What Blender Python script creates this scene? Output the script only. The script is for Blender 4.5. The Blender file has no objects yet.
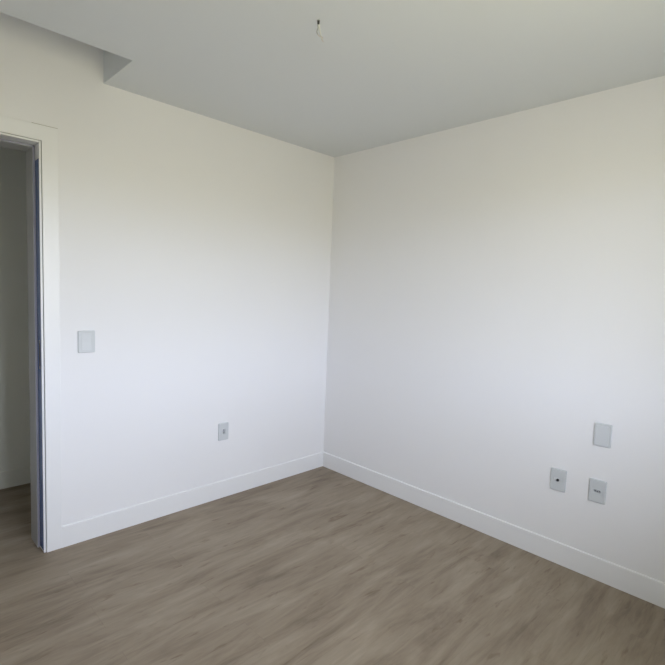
import bpy, bmesh, math, random
from mathutils import Matrix, Vector

# ------------------------------------------------------------ camera
S = bpy.context.scene
COL = S.collection
CAM = Vector((-2.6814, -2.7651, 1.4380))
yaw, pitch, roll, fpx = 0.779745, 0.0838, 0.0387910, 475.22
fw = Vector((math.sin(yaw)*math.cos(pitch), math.cos(yaw)*math.cos(pitch), -math.sin(pitch)))
rt = Vector((math.cos(yaw), -math.sin(yaw), 0))
up = rt.cross(fw)
r2 = rt*math.cos(roll) + up*math.sin(roll)
u2 = -rt*math.sin(roll) + up*math.cos(roll)
cd = bpy.data.cameras.new('camera')
cam = bpy.data.objects.new('camera', cd); COL.objects.link(cam)
cd.sensor_width = 36; cd.lens = fpx/665*36; cd.clip_start = 0.05
m = Matrix((r2, u2, -fw)).transposed().to_4x4(); m.translation = CAM
cam.matrix_world = m
S.camera = cam

# ------------------------------------------------------------ world: overcast blue-white sky over warm ground and horizon
SKY = (0.925, 0.99, 1.20)
GROUND = (0.85, 0.80, 0.57)
STRENGTH = 21.466000
w = bpy.data.worlds.new('daylight'); S.world = w; w.use_nodes = True
nt = w.node_tree; nt.nodes.clear()
o = nt.nodes.new('ShaderNodeOutputWorld'); b = nt.nodes.new('ShaderNodeBackground')
tc = nt.nodes.new('ShaderNodeTexCoord'); sx = nt.nodes.new('ShaderNodeSeparateXYZ')
cr = nt.nodes.new('ShaderNodeValToRGB')
mr = nt.nodes.new('ShaderNodeMapRange'); mr.inputs[1].default_value = -1; mr.inputs[2].default_value = 1
nt.links.new(tc.outputs['Generated'], sx.inputs[0]); nt.links.new(sx.outputs['Z'], mr.inputs[0])
nt.links.new(mr.outputs[0], cr.inputs[0]); nt.links.new(cr.outputs[0], b.inputs[0]); nt.links.new(b.outputs[0], o.inputs[0])
b.inputs[1].default_value = STRENGTH
e = cr.color_ramp.elements
def stop(i, p, c, k):
    x = e[i] if i < 2 else e.new(p)
    x.position = p; x.color = (c[0]*k, c[1]*k, c[2]*k, 1)
stop(0, 0.0, GROUND, 0.30); stop(1, 1.0, SKY, 0.75)
for p, c, k in ((0.45, GROUND, 0.433), (0.50, GROUND, 0.516), (0.553, SKY, 1.0), (0.75, SKY, 1.0)): stop(9, p, c, k)

WX0, WX1, WZ0, WZ1, WY = -2.339000, -0.944000, 0.980000, 2.236000, -2.980000
pl = bpy.data.lights.new('window_daylight_portal', 'AREA'); pl.shape = 'RECTANGLE'
pl.size = WX1-WX0; pl.size_y = WZ1-WZ0; pl.cycles.is_portal = True
po = bpy.data.objects.new('window_daylight_portal', pl); COL.objects.link(po)
po.location = ((WX0+WX1)/2, WY-0.16, (WZ0+WZ1)/2); po.rotation_euler = (math.radians(90), 0, 0)

S.view_settings.view_transform = 'Standard'; S.view_settings.look = 'None'
S.view_settings.exposure = 0.0; S.view_settings.gamma = 1.0; S.view_settings.use_curve_mapping = False
S.cycles.use_denoising = True
S.cycles.max_bounces = 16; S.cycles.diffuse_bounces = 12
S.cycles.sample_clamp_indirect = 0; S.cycles.use_adaptive_sampling = False

# ------------------------------------------------------------ materials
def mat(name, col, rough=0.5, metal=0.0, bump=0.0, bscale=40.0, var=0.0, spec=0.5):
    M = bpy.data.materials.new(name); M.use_nodes = True
    n = M.node_tree.nodes; L = M.node_tree.links; p = n['Principled BSDF']
    p.inputs['Base Color'].default_value = (*col, 1)
    p.inputs['Roughness'].default_value = rough; p.inputs['Metallic'].default_value = metal
    p.inputs['Specular IOR Level'].default_value = spec
    if bump or var:
        t = n.new('ShaderNodeTexCoord'); z = n.new('ShaderNodeTexNoise')
        z.inputs['Scale'].default_value = bscale; z.inputs['Detail'].default_value = 5
        L.new(t.outputs['Object'], z.inputs['Vector'])
        if bump:
            bp = n.new('ShaderNodeBump'); bp.inputs['Strength'].default_value = bump
            bp.inputs['Distance'].default_value = 0.002
            L.new(z.outputs['Fac'], bp.inputs['Height']); L.new(bp.outputs[0], p.inputs['Normal'])
        if var:
            z2 = n.new('ShaderNodeTexNoise'); z2.inputs['Scale'].default_value = 1.3; z2.inputs['Detail'].default_value = 2
            L.new(t.outputs['Object'], z2.inputs['Vector'])
            r = n.new('ShaderNodeValToRGB')
            r.color_ramp.elements[0].position = 0.3; r.color_ramp.elements[1].position = 0.7
            r.color_ramp.elements[0].color = (*[c*(1-var) for c in col], 1)
            r.color_ramp.elements[1].color = (*[min(1, c*(1+var)) for c in col], 1)
            L.new(z2.outputs['Fac'], r.inputs[0]); L.new(r.outputs[0], p.inputs['Base Color'])
    return M

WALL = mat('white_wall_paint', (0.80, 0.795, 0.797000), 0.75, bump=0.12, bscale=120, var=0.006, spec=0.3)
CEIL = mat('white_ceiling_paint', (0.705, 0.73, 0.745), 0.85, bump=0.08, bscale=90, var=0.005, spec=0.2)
TRIM = mat('white_lacquered_trim', (0.80, 0.80, 0.80), 0.38)
PLATE = mat('grey_white_plastic', (0.58, 0.60, 0.61), 0.35)
MODULE = mat('module_plastic', (0.62, 0.64, 0.65), 0.3)
DARK = mat('dark_recess', (0.02, 0.02, 0.022), 0.8)
PINS = mat('dark_grey_pin_recess', (0.10, 0.10, 0.105), 0.7)
FILM = mat('blue_protective_film', (0.085, 0.14, 0.30), 0.25)
STEEL = mat('dark_brushed_steel', (0.09, 0.09, 0.11), 0.4, metal=0.6)
BRASS = mat('bare_copper', (0.62, 0.50, 0.38), 0.4, metal=0.8)
WIREW = mat('white_wire_insulation', (0.80, 0.80, 0.74), 0.45)
WIREG = mat('grey_wire_insulation', (0.38, 0.39, 0.37), 0.5)
ALU = mat('white_painted_aluminium', (0.75, 0.75, 0.75), 0.35)

LINING = mat('light_grey_lacquer_lining', (0.41, 0.41, 0.405), 0.5)
SEAL = mat('grey_violet_rubber', (0.30, 0.30, 0.36), 0.6)

SHEATH = mat('dark_grey_sheath', (0.05, 0.05, 0.05), 0.6)

HALL = mat('cream_hallway_paint', (0.78, 0.785, 0.71), 0.8, bump=0.1, bscale=100)
WELL = mat('grey_socket_well', (0.36, 0.37, 0.38), 0.5)

CASING_SHADE = mat('grey_casing_shade', (0.33, 0.31, 0.25), 0.9)  # tone of the shadow line drawn above the door casing

def glass_mat():
    M = bpy.data.materials.new('clear_window_glass'); M.use_nodes = True
    n = M.node_tree.nodes; L = M.node_tree.links; n.clear()
    o = n.new('ShaderNodeOutputMaterial'); mx = n.new('ShaderNodeMixShader')
    t = n.new('ShaderNodeBsdfTransparent'); t.inputs[0].default_value = (0.95, 0.96, 0.96, 1)
    g = n.new('ShaderNodeBsdfGlossy'); g.inputs['Roughness'].default_value = 0.02
    mx.inputs[0].default_value = 0.06
    L.new(t.outputs[0], mx.inputs[1]); L.new(g.outputs[0], mx.inputs[2]); L.new(mx.outputs[0], o.inputs[0])
    return M
GLASS = glass_mat()

def floor_mat():
    M = bpy.data.materials.new('grey_oak_vinyl_planks'); M.use_nodes = True
    n = M.node_tree.nodes; L = M.node_tree.links; p = n['Principled BSDF']
    t = n.new('ShaderNodeTexCoord')
    mp0 = n.new('ShaderNodeMapping'); mp0.inputs['Location'].default_value = (0.33, 0.07, 0)
    L.new(t.outputs['Object'], mp0.inputs[0])
    br = n.new('ShaderNodeTexBrick'); br.offset = 0.37; br.offset_frequency = 2
    br.inputs['Color1'].default_value = (0, 0, 0, 1); br.inputs['Color2'].default_value = (1, 1, 1, 1)
    br.inputs['Mortar'].default_value = (0.5, 0.5, 0.5, 1)
    br.inputs['Scale'].default_value = 1; br.inputs['Brick Width'].default_value = 1.22
    br.inputs['Row Height'].default_value = 0.18; br.inputs['Mortar Size'].default_value = 0.0012
    br.inputs['Mortar Smooth'].default_value = 0.3
    L.new(mp0.outputs[0], br.inputs[0])
    # every plank shows its own stretch of grain
    sc = n.new('ShaderNodeVectorMath'); sc.operation = 'SCALE'; sc.inputs['Scale'].default_value = 37.0
    L.new(br.outputs['Color'], sc.inputs[0])
    ad = n.new('ShaderNodeVectorMath'); ad.operation = 'ADD'
    L.new(t.outputs['Object'], ad.inputs[0]); L.new(sc.outputs[0], ad.inputs[1])
    def noise(sx, sy, detail, rough, dist=0.0, src=None):
        mp = n.new('ShaderNodeMapping'); mp.inputs['Scale'].default_value = (sx, sy, 1)
        z = n.new('ShaderNodeTexNoise'); z.inputs['Scale'].default_value = 1
        z.inputs['Detail'].default_value = detail; z.inputs['Roughness'].default_value = rough
        z.inputs['Distortion'].default_value = dist
        L.new(src or ad.outputs[0], mp.inputs[0]); L.new(mp.outputs[0], z.inputs['Vector']); return z.outputs['Fac']
    big = noise(1.9, 9.0, 4, 0.6, 0.6, t.outputs['Object'])      # broad cloudy streaks
    mid = noise(3.5, 34, 4, 0.6, 0.8)       # grain
    fine = noise(14, 190, 3, 0.6)           # pores
    def mathn(op, a, b_):
        x = n.new('ShaderNodeMath'); x.operation = op
        for i, v in enumerate((a, b_)):
            if isinstance(v, (int, float)): x.inputs[i].default_value = v
            else: L.new(v, x.inputs[i])
        return x.outputs[0]
    v = mathn('ADD', mathn('MULTIPLY', big, 0.66), mathn('MULTIPLY', mid, 0.26))
    v = mathn('ADD', v, mathn('MULTIPLY', fine, 0.08))
    bw = n.new('ShaderNodeRGBToBW'); L.new(br.outputs['Color'], bw.inputs[0])
    v = mathn('ADD', v, mathn('MULTIPLY', mathn('SUBTRACT', bw.outputs[0], 0.5), 0.03))
    r = n.new('ShaderNodeValToRGB'); L.new(v, r.inputs[0])
    e = r.color_ramp.elements
    e[0].position = 0.30; e[0].color = (*FL_D, 1)
    e[1].position = 0.70; e[1].color = (*FL_L, 1)
    x = e.new(0.48); x.color = (*FL_M, 1)
    mx = n.new('ShaderNodeMix'); mx.data_type = 'RGBA'; mx.blend_type = 'MULTIPLY'
    mx.inputs[0].default_value = 1
    seam = n.new('ShaderNodeValToRGB'); L.new(br.outputs['Fac'], seam.inputs[0])
    seam.color_ramp.elements[0].color = (1, 1, 1, 1); seam.color_ramp.elements[1].color = (0.91, 0.90, 0.89, 1)
    L.new(r.outputs[0], mx.inputs[6]); L.new(seam.outputs[0], mx.inputs[7])
    # scattered dark knots and mineral streaks
    kn = noise(6.0, 30, 3, 0.55, 0.6)
    kr = n.new('ShaderNodeValToRGB'); L.new(kn, kr.inputs[0])
    kr.color_ramp.elements[0].position = 0.62; kr.color_ramp.elements[0].color = (1, 1, 1, 1)
    kr.color_ramp.elements[1].position = 0.74; kr.color_ramp.elements[1].color = (0.72, 0.66, 0.61, 1)
    mk = n.new('ShaderNodeMix'); mk.data_type = 'RGBA'; mk.blend_type = 'MULTIPLY'; mk.inputs[0].default_value = 1
    L.new(mx.outputs[2], mk.inputs[6]); L.new(kr.outputs[0], mk.inputs[7])
    L.new(mk.outputs[2], p.inputs['Base Color'])
    p.inputs['Roughness'].default_value = 0.55; p.inputs['Specular IOR Level'].default_value = 0.35
    bp = n.new('ShaderNodeBump'); bp.inputs['Strength'].default_value = 0.15; bp.inputs['Distance'].default_value = 0.001
    L.new(mathn('SUBTRACT', mid, mathn('MULTIPLY', br.outputs['Fac'], 1.0)), bp.inputs['Height'])
    L.new(bp.outputs[0], p.inputs['Normal'])
    return M
FL_D = (0.158, 0.120, 0.084); FL_M = (0.262, 0.210, 0.153); FL_L = (0.360, 0.302, 0.230)
FLOOR = floor_mat()

# ------------------------------------------------------------ helpers
def box(bm, x0, x1, y0, y1, z0, z1, bev=0.0, seg=2):
    t = bmesh.new()
    bmesh.ops.create_cube(t, size=1)
    for v in t.verts:
        v.co = Vector((x0 + (v.co.x+.5)*(x1-x0), y0 + (v.co.y+.5)*(y1-y0), z0 + (v.co.z+.5)*(z1-z0)))
    if bev: bmesh.ops.bevel(t, geom=list(t.edges), offset=bev, segments=seg, profile=0.5, affect='EDGES')
    me = bpy.data.meshes.new('tmp'); t.to_mesh(me); t.free(); bm.from_mesh(me); bpy.data.meshes.remove(me)

def prism(bm, pts, axis, a0, a1):
    """extrude the closed outline pts (two coordinates) along the axis from a0 to a1"""
    def P(p, a):
        if axis == 'x': return Vector((a, p[0], p[1]))
        if axis == 'y': return Vector((p[0], a, p[1]))
        return Vector((p[0], p[1], a))
    A = [bm.verts.new(P(p, a0)) for p in pts]; B = [bm.verts.new(P(p, a1)) for p in pts]
    bm.faces.new(A); bm.faces.new(B)
    for i in range(len(pts)):
        j = (i+1) % len(pts); bm.faces.new((A[i], A[j], B[j], B[i]))

def ring(bm, out, inn, axis, a0, a1):
    """a frame: outline out with the opening inn (same number of points), extruded"""
    def P(p, a):
        if axis == 'x': return Vector((a, p[0], p[1]))
        if axis == 'y': return Vector((p[0], a, p[1]))
        return Vector((p[0], p[1], a))
    n = len(out)
    O0 = [bm.verts.new(P(p, a0)) for p in out]; O1 = [bm.verts.new(P(p, a1)) for p in out]
    I0 = [bm.verts.new(P(p, a0)) for p in inn]; I1 = [bm.verts.new(P(p, a1)) for p in inn]
    for i in range(n):
        j = (i+1) % n
        bm.faces.new((O0[i], O0[j], I0[j], I0[i])); bm.faces.new((O1[i], I1[i], I1[j], O1[j]))
        bm.faces.new((O0[i], O1[i], O1[j], O0[j])); bm.faces.new((I0[i], I0[j], I1[j], I1[i]))

def tube(bm, pts, r, seg=10, cap=True):
    rings = []
    for i, p in enumerate(pts):
        p = Vector(p)
        d = (Vector(pts[min(i+1, len(pts)-1)]) - Vector(pts[max(i-1, 0)])).normalized()
        a = d.orthogonal().normalized() if i == 0 else (rings[-1][1] - d*rings[-1][1].dot(d)).normalized()
        c = d.cross(a)
        rings.append(([bm.verts.new(p + (a*math.cos(2*math.pi*k/seg) + c*math.sin(2*math.pi*k/seg))*r) for k in range(seg)], a))
    for (A, _), (B, _) in zip(rings, rings[1:]):
        for k in range(seg): bm.faces.new((A[k], A[(k+1) % seg], B[(k+1) % seg], B[k]))
    if cap: bm.faces.new(rings[0][0]); bm.faces.new(rings[-1][0])

def obj(name, bm, material, parent=None, smooth=False):
    bmesh.ops.recalc_face_normals(bm, faces=list(bm.faces))
    me = bpy.data.meshes.new(name); bm.to_mesh(me); bm.free()
    me.materials.append(material)
    if smooth:
        for p in me.polygons: p.use_smooth = True
    o = bpy.data.objects.new(name, me); COL.objects.link(o); o.parent = parent
    return o

def struct(o, label):
    o['kind'] = 'structure'; o['label'] = label; return o

def thing(name, label, cat, loc=(0, 0, 0), rotz=0, group=None):
    o = bpy.data.objects.new(name, None); COL.objects.link(o); o.empty_display_size = 0.05
    o.location = loc; o.rotation_euler = (0, 0, rotz); o['label'] = label; o['category'] = cat
    if group: o['group'] = group
    return o

def rrect(w, h, r, cx=0, cz=0, seg=4):
    pts = []
    for (sx, sz, a0) in ((1, 1, 0), (-1, 1, 90), (-1, -1, 180), (1, -1, 270)):
        for k in range(seg+1):
            a = math.radians(a0 + 90*k/seg)
            pts.append((cx + sx*(w/2-r) + r*math.cos(a), cz + sz*(h/2-r) + r*math.sin(a)))
    return pts

# ------------------------------------------------------------ room shell
H, XL, YN = 2.50, -3.05, WY
TH = 0.21                                   # thickness of the wall with the door
DX1, DX0, DZ = -2.041, -2.841, 2.121        # clear door opening
SX, SY, SZ = -1.735, -0.385, 2.86           # recess in the ceiling over the door

bm = bmesh.new()
box(bm, -4.6, 0.15, YN-0.15, 1.07+0.12, -0.10, 0.0)
struct(obj('floor', bm, FLOOR), 'grey-brown wood plank floor running on into the dark hallway')

bm = bmesh.new()                            # dropped ceiling with its recess, and the slab over it
prism(bm, [(XL, YN), (0, YN), (0, 0), (SX, 0), (SX, SY), (XL, SY)], 'z', H, SZ)
box(bm, XL-0.12, 0.15, YN-0.15, 0.0, SZ, SZ+0.12)
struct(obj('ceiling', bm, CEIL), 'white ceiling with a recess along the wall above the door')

O = 0.031                                   # frame thickness around the clear opening
bm = bmesh.new()
prism(bm, [(XL-0.12, 0), (DX0-O, 0), (DX0-O, DZ+O), (DX1+O, DZ+O), (DX1+O, 0), (0.15, 0), (0.15, SZ+0.12), (XL-0.12, SZ+0.12)], 'y', 0, TH)
struct(obj('wall_left', bm, WALL), 'white wall with the doorway, light switch and outlet')
bm = bmesh.new(); box(bm, 0, 0.15, YN-0.15, 0.0, 0, SZ)
struct(obj('wall_right', bm, WALL), 'white wall on the right with three wall plates')
bm = bmesh.new(); box(bm, XL-0.12, XL, YN-0.15, 0.0, 0, SZ)
struct(obj('wall_side', bm, WALL), 'white side wall beside the camera')
bm = bmesh.new()
ring(bm, [(XL, 0), (0, 0), (0, SZ), (XL, SZ)], [(WX0, WZ0), (WX1, WZ0), (WX1, WZ1), (WX0, WZ1)], 'y', YN-0.15, YN)
struct(obj('wall_rear', bm, WALL), 'white wall with the window behind the camera')

# hallway behind the door
bm = bmesh.new(); box(bm, -4.6, 0.15, 1.07, 1.19, 0, H+0.1)
struct(obj('wall_hallway', bm, HALL), 'shadowed hallway wall seen through the doorway')
bm = bmesh.new(); box(bm, -4.72, -4.6, TH-0.3, 1.19, 0, H+0.1); box(bm, -4.6, XL-0.12, TH-0.3, TH, 0, H+0.1)
struct(obj('wall_hallway_left', bm, HALL), 'left end of the hallway')
bm = bmesh.new(); box(bm, 0.15, 0.27, TH-0.1, 1.19, 0, H+0.1)
struct(obj('wall_hallway_right', bm, HALL), 'right end of the hallway')
bm = bmesh.new(); box(bm, -4.6, 0.15, TH, 1.07, H, H+0.1)
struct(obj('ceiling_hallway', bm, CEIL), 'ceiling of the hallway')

# baseboards: 12 mm boards with an eased top edge
BH, BT = 0.120, 0.009
prof = [(0, 0), (BT, 0), (BT, BH-0.005), (BT-0.0015, BH-0.0015), (BT-0.005, BH), (0, BH)]
CX = -1.956                                 # outer edge of the right door casing
bm = bmesh.new(); prism(bm, [(-a, z) for a, z in prof], 'x', CX, -BT)
struct(obj('baseboard_left', bm, TRIM), 'white baseboard under the wall with the doorway')
bm = bmesh.new(); prism(bm, [(-a, z) for a, z in prof], 'y', YN+0.0, 0.0)
struct(obj('baseboard_right', bm, TRIM), 'white baseboard under the right wall')
bm = bmesh.new(); prism(bm, [(1.07-a, z) for a, z in prof], 'x', -4.6, 0.15)
struct(obj('baseboard_hallway', bm, HALL), 'shadowed baseboard in the hallway')

# ------------------------------------------------------------ door frame
door = bpy.data.objects.new('door_1', None); COL.objects.link(door); door.location = (DX1, 0, 0)
struct(door, 'white door frame around the open doorway to the dark hallway')
off = Matrix.Translation((-DX1, 0, 0))
def part(name, bm, m_, parent=door):
    bm.transform(off); return obj(name, bm, m_, parent)
LIP = 0.009
bm = bmesh.new()                            # lining: two jambs and a head, front edge a little proud of the wall
box(bm, DX1, DX1+LIP, -0.003, TH, 0, DZ+LIP, 0.0012)
part('jamb', bm, TRIM)
bm = bmesh.new(); box(bm, DX0-LIP, DX0, -0.003, TH, 0, DZ+LIP, 0.0012); part('jamb', bm, TRIM)
bm = bmesh.new(); box(bm, DX0, DX1, -0.003, TH, DZ, DZ+LIP, 0.0012); part('head_jamb', bm, TRIM)
ST, SYY = 0.012, 0.075                      # stop
for (a, c) in ((DX1-ST, DX1), (DX0, DX0+ST)):
    bm = bmesh.new(); box(bm, a, c, SYY, TH, 0, DZ, 0.001); part('door_stop', bm, LINING)
bm = bmesh.new(); box(bm, DX0+ST, DX1-ST, SYY, TH, DZ-ST, DZ, 0.001); part('door_stop', bm, LINING)
# grey-violet rubber seal along the front of the stop
bm = bmesh.new()
for (a, c) in ((DX1-ST+0.0015, DX1-0.0015), (DX0+0.0015, DX0+ST-0.0015)): box(bm, a, c, SYY-0.005, SYY+0.001, 0.004, DZ-0.002, 0.0008)
box(bm, DX0+0.002, DX1-0.002, SYY-0.005, SYY+0.001, DZ-ST+0.0015, DZ-0.0015, 0.0008)
part('rubber_seal', bm, SEAL)
# casing: flat boards mitred into one profile around the opening
CW0, CW1, CT = DX1+0.0125, CX, 0.010
w_ = CW1-CW0
bm = bmesh.new()
prism(bm, [(CW1, 0), (CW1, DZ+0.0125+w_), (DX0-0.0125-w_, DZ+0.0125+w_), (DX0-0.0125-w_, 0), (DX0-0.0125, 0), (DX0-0.0125, DZ+0.0125), (CW0, DZ+0.0125), (CW0, 0)], 'y', -CT, 0.0)
bmesh.ops.bevel(bm, geom=[e_ for e_ in bm.edges if all(v.co.y < -CT/2 for v in e_.verts)], offset=0.002, segments=2, profile=0.5, affect='EDGES')
part('casing', bm, TRIM)
# shadow gap filler between lining and casing
bm = bmesh.new(); box(bm, DX1+LIP, DX1+0.0125, 0.002, 0.02, 0, DZ+0.0125); part('joint_filler', bm, WIREG)
bm = bmesh.new(); box(bm, DX0-0.0125, DX0-LIP, 0.002, 0.02, 0, DZ+0.0125); part('joint_filler', bm, WIREG)
bm = bmesh.new(); box(bm, DX0-LIP, DX1+LIP, 0.002, 0.02, DZ+LIP, DZ+0.0125); part('joint_filler', bm, WIREG)
bm = bmesh.new(); box(bm, DX1-0.03, CX-0.002, -0.007, 0.0003, DZ+0.0125+w_+0.0002, DZ+0.0125+w_+0.0022)  # thin dark strip standing in for the shadow at the casing's top edge
csl = part('casing_shade_line', bm, CASING_SHADE); csl['label'] = 'short dark strip drawn as the shadow line along the casing top'
# blue film left on the rebate, and the strike plate
bm = bmesh.new(); box(bm, DX1-0.0012, DX1+0.0002, 0.004, SYY-0.005, 0.012, 2.045)
f = part('protective_film', bm, FILM); f['label'] = 'blue plastic protective film on the door jamb'
bm = bmesh.new()
ring(bm, [(0.008, 0.985), (0.036, 0.985), (0.036, 1.135), (0.008, 1.135)], [(0.014, 1.00), (0.030, 1.00), (0.030, 1.12), (0.014, 1.12)], 'x', DX1-0.0028, DX1-0.001)
sp = part('strike_plate', bm, STEEL); sp['label'] = 'dark metal strike plate'
bm = bmesh.new(); box(bm, DX1-0.0016, DX1-0.0011, 0.014, 0.030, 1.00, 1.12); part('latch_hole', bm, DARK, sp)

# ------------------------------------------------------------ window behind the camera
win = bpy.data.objects.new('window_1', None); COL.objects.link(win); win.location = (0, 0, 0)
struct(win, 'sliding window behind the camera')
bm = bmesh.new()
fr = 0.035
ring(bm, [(WX0, WZ0), (WX1, WZ0), (WX1, WZ1), (WX0, WZ1)], [(WX0+fr, WZ0+fr), (WX1-fr, WZ0+fr), (WX1-fr, WZ1-fr), (WX0+fr, WZ1-fr)], 'y', YN-0.11, YN-0.04)
obj('window_frame', bm, ALU, win)
xm = (WX0+WX1)/2
for (a, c, y) in ((WX0+fr, xm+0.02, YN-0.07), (xm-0.02, WX1-fr, YN-0.10)):
    bm = bmesh.new(); q = 0.03
    z0, z1 = WZ0+fr, WZ1-fr
    ring(bm, [(a, z0), (c, z0), (c, z1), (a, z1)], [(a+q, z0+q), (c-q, z0+q), (c-q, z1-q), (a+q, z1-q)], 'y', y, y+0.022)
    s = obj('window_sash', bm, ALU, win)
    bm = bmesh.new(); box(bm, a+q, c-q, y+0.009, y+0.013, z0+q, z1-q); obj('window_pane', bm, GLASS, s)

# unseen overhang, added outside to keep high sky light off the near walls
OVX0, OVX1, OVD, OVZ = -3.4, 0.3, 0.799000, 2.333000
bm = bmesh.new(); box(bm, OVX0, OVX1, YN-0.15-OVD, YN-0.15, OVZ, OVZ+0.15)
struct(obj('overhang_light_blocker', bm, CEIL), 'unseen slab added outside the window to block the high sky')

# ------------------------------------------------------------ wall plates (local frame: plate in xz, facing -y)
def plate_on(name, label, cat, loc, rotz, group, kind, W=0.080, HH=0.120):
    t = thing(name, label, cat, loc, rotz, group)
    D = 0.011
    # cover: frame with a module opening, outer rim rounded over
    mw, mh = {'rocker': (0.050, 0.090), 'blank': (0.060, 0.098), 'coax': (0.046, 0.024), 'socket': (0.047, 0.026), 'socket_v': (0.026, 0.047)}[kind]
    bm = bmesh.new()
    inn = rrect(mw, mh, 0.002)
    layers = [(W, HH, 0.0), (W, HH, -D*0.55), (W-0.002, HH-0.002, -D*0.85), (W-0.006, HH-0.006, -D)]
    vs = [[bm.verts.new((x, y, z)) for x, z in rrect(a, h, 0.005)] for a, h, y in layers]
    I1 = [bm.verts.new((x, -D, z)) for x, z in inn]; I0 = [bm.verts.new((x, 0, z)) for x, z in inn]
    vs += [I1, I0, vs[0]]
    for A, B in zip(vs, vs[1:]):
        k = len(A)
        for i in range(k): bm.faces.new((A[i], A[(i+1) % k], B[(i+1) % k], B[i]))
    obj('cover_plate', bm, PLATE, t)
    g = 0.0006
    bm = bmesh.new()
    if kind in ('rocker', 'blank'):
        tilt = 0.0009 if kind == 'rocker' else 0.0005
        w2, h2 = mw/2-g, mh/2-g
        prism(bm, [(-0.0, -h2), (-D-0.0004-tilt, -h2), (-D+0.0002, 0.0), (-D-0.0004, h2), (0, h2)], 'x', -w2, w2)
        obj('rocker' if kind == 'rocker' else 'blank_insert', bm, MODULE, t)
    else:
        md = None
        if kind == 'coax':
            box(bm, -mw/2+g, mw/2-g, -D+0.0010, -0.001, -mh/2+g, mh/2-g)
            md = obj('socket_module', bm, MODULE, t)
            bm = bmesh.new()
            c0 = [(0.0075*math.cos(2*math.pi*k/20), 0.0075*math.sin(2*math.pi*k/20)) for k in range(20)]
            c1 = [(x*0.7, z*0.7) for x, z in c0]
            ring(bm, c0, c1, 'y', -D-0.004, -D+0.001); s = obj('connector', bm, STEEL, md)
            bm = bmesh.new(); prism(bm, c1, 'y', -D-0.0005, -D+0.0008); obj('connector_hole', bm, DARK, s)
        else:
            v = kind == 'socket_v'
            hx = [(-0.0195, 0), (-0.0135, 0.0082), (0.0135, 0.0082), (0.0195, 0), (0.0135, -0.0082), (-0.0135, -0.0082)]
            if v: hx = [(z, x) for x, z in hx]
            W2, H2 = mw/2-g, mh/2-g              # module face with a deep six-sided socket well
            rc = [(-W2, 0), (-W2*0.7, H2), (W2*0.7, H2), (W2, 0), (W2*0.7, -H2), (-W2*0.7, -H2)]
            rc = [(-W2, 0), (-W2, H2), (W2, H2), (W2, 0), (W2, -H2), (-W2, -H2)]
            if v: rc = [(0, -H2), (W2, -H2), (W2, H2), (0, H2), (-W2, H2), (-W2, -H2)]
            ring(bm, rc, hx, 'y', -D+0.0010, -0.0010)
            md = obj('socket_module', bm, MODULE, t)
            bm = bmesh.new(); prism(bm, [(x*1.04, z*1.04) for x, z in hx], 'y', -0.0038, -0.0012); obj('socket_well', bm, WELL, md)
            for k in (-1, 0, 1):
                x, z = k*0.0095, (-0.003 if k == 0 else 0)
                if v: x, z = z, x
                bm = bmesh.new()
                prism(bm, [(x+0.0030*math.cos(2*math.pi*j/14), z+0.0030*math.sin(2*math.pi*j/14)) for j in range(14)], 'y', -0.0044, -0.0030)
                obj('pin_hole', bm, PINS, md)
    return t

R = -math.pi/2                               # faces -x, for the right wall
plate_on('light_switch', 'grey-white light switch plate on the wall beside the doorway', 'light switch', (-1.827, 0, 1.121), 0, None, 'rocker', 0.086)
plate_on('power_outlet', 'small wall outlet low on the left wall, between the doorway and the corner', 'wall outlet', (-0.961, 0, 0.466), 0, None, 'socket_v', 0.076)
plate_on('wall_plate', 'plain grey-white plate on the right wall, higher than the two others', 'wall plate', (0, -2.055, 0.764), R, None, 'blank')
plate_on('antenna_outlet', 'plate with a small dark round connector, left of the lower pair on the right wall', 'wall outlet', (0, -1.857, 0.466), R, None, 'coax')
plate_on('power_outlet', 'plate with a dark horizontal socket, right of the lower pair on the right wall', 'wall outlet', (0, -2.053, 0.467), R, None, 'socket')

# ------------------------------------------------------------ bare wires at the ceiling light point
lp = thing('hanging_wires', 'thin bare-ended wires hanging from a small hole in the ceiling', 'wire', (-1.375, -1.298, H))
bm = bmesh.new()
c0 = [(0.0065*math.cos(2*math.pi*k/24), 0.0065*math.sin(2*math.pi*k/24)) for k in range(24)]
ring(bm, c0, [(x*0.72, y*0.72) for x, y in c0], 'z', -0.0025, 0.0); cn = obj('conduit_end', bm, WIREG, lp)
bm = bmesh.new(); prism(bm, [(x*0.72, y*0.72) for x, y in c0], 'z', -0.0012, 0.0); obj('conduit_hole', bm, DARK, cn)
bm = bmesh.new(); tube(bm, [(0, 0, -0.0012), (0.0003, 0, -0.008), (0, 0, -0.015)], 0.0045, 14); obj('dark_sheath', bm, SHEATH, lp, True)
random.seed(3)
for k, (dx, dy, ln, mt) in enumerate(((-0.0025, 0.001, 0.050, WIREG), (0.0025, -0.002, 0.070, WIREW), (0.001, 0.0025, 0.062, WIREW))):
    pts = []
    for i in range(13):
        s = i/12
        pts.append((dx + 0.010*s*(1 if k else 0.2) + 0.004*s*math.sin(7*s+k*2), dy - 0.006*s*k + 0.004*s*math.cos(7*s+k), -0.013 - (ln-0.013)*s))
    bm = bmesh.new(); tube(bm, pts, 0.0019, 8)
    wv = obj('wire', bm, mt, lp, True)
    a = Vector(pts[-1]); d = (a-Vector(pts[-2])).normalized()
    bm = bmesh.new(); tube(bm, [a, a+d*0.004+Vector((0.002, 0, 0)), a+d*0.008+Vector((0.006, 0, 0))], 0.0010, 6)
    obj('wire_tip', bm, BRASS, wv, True)
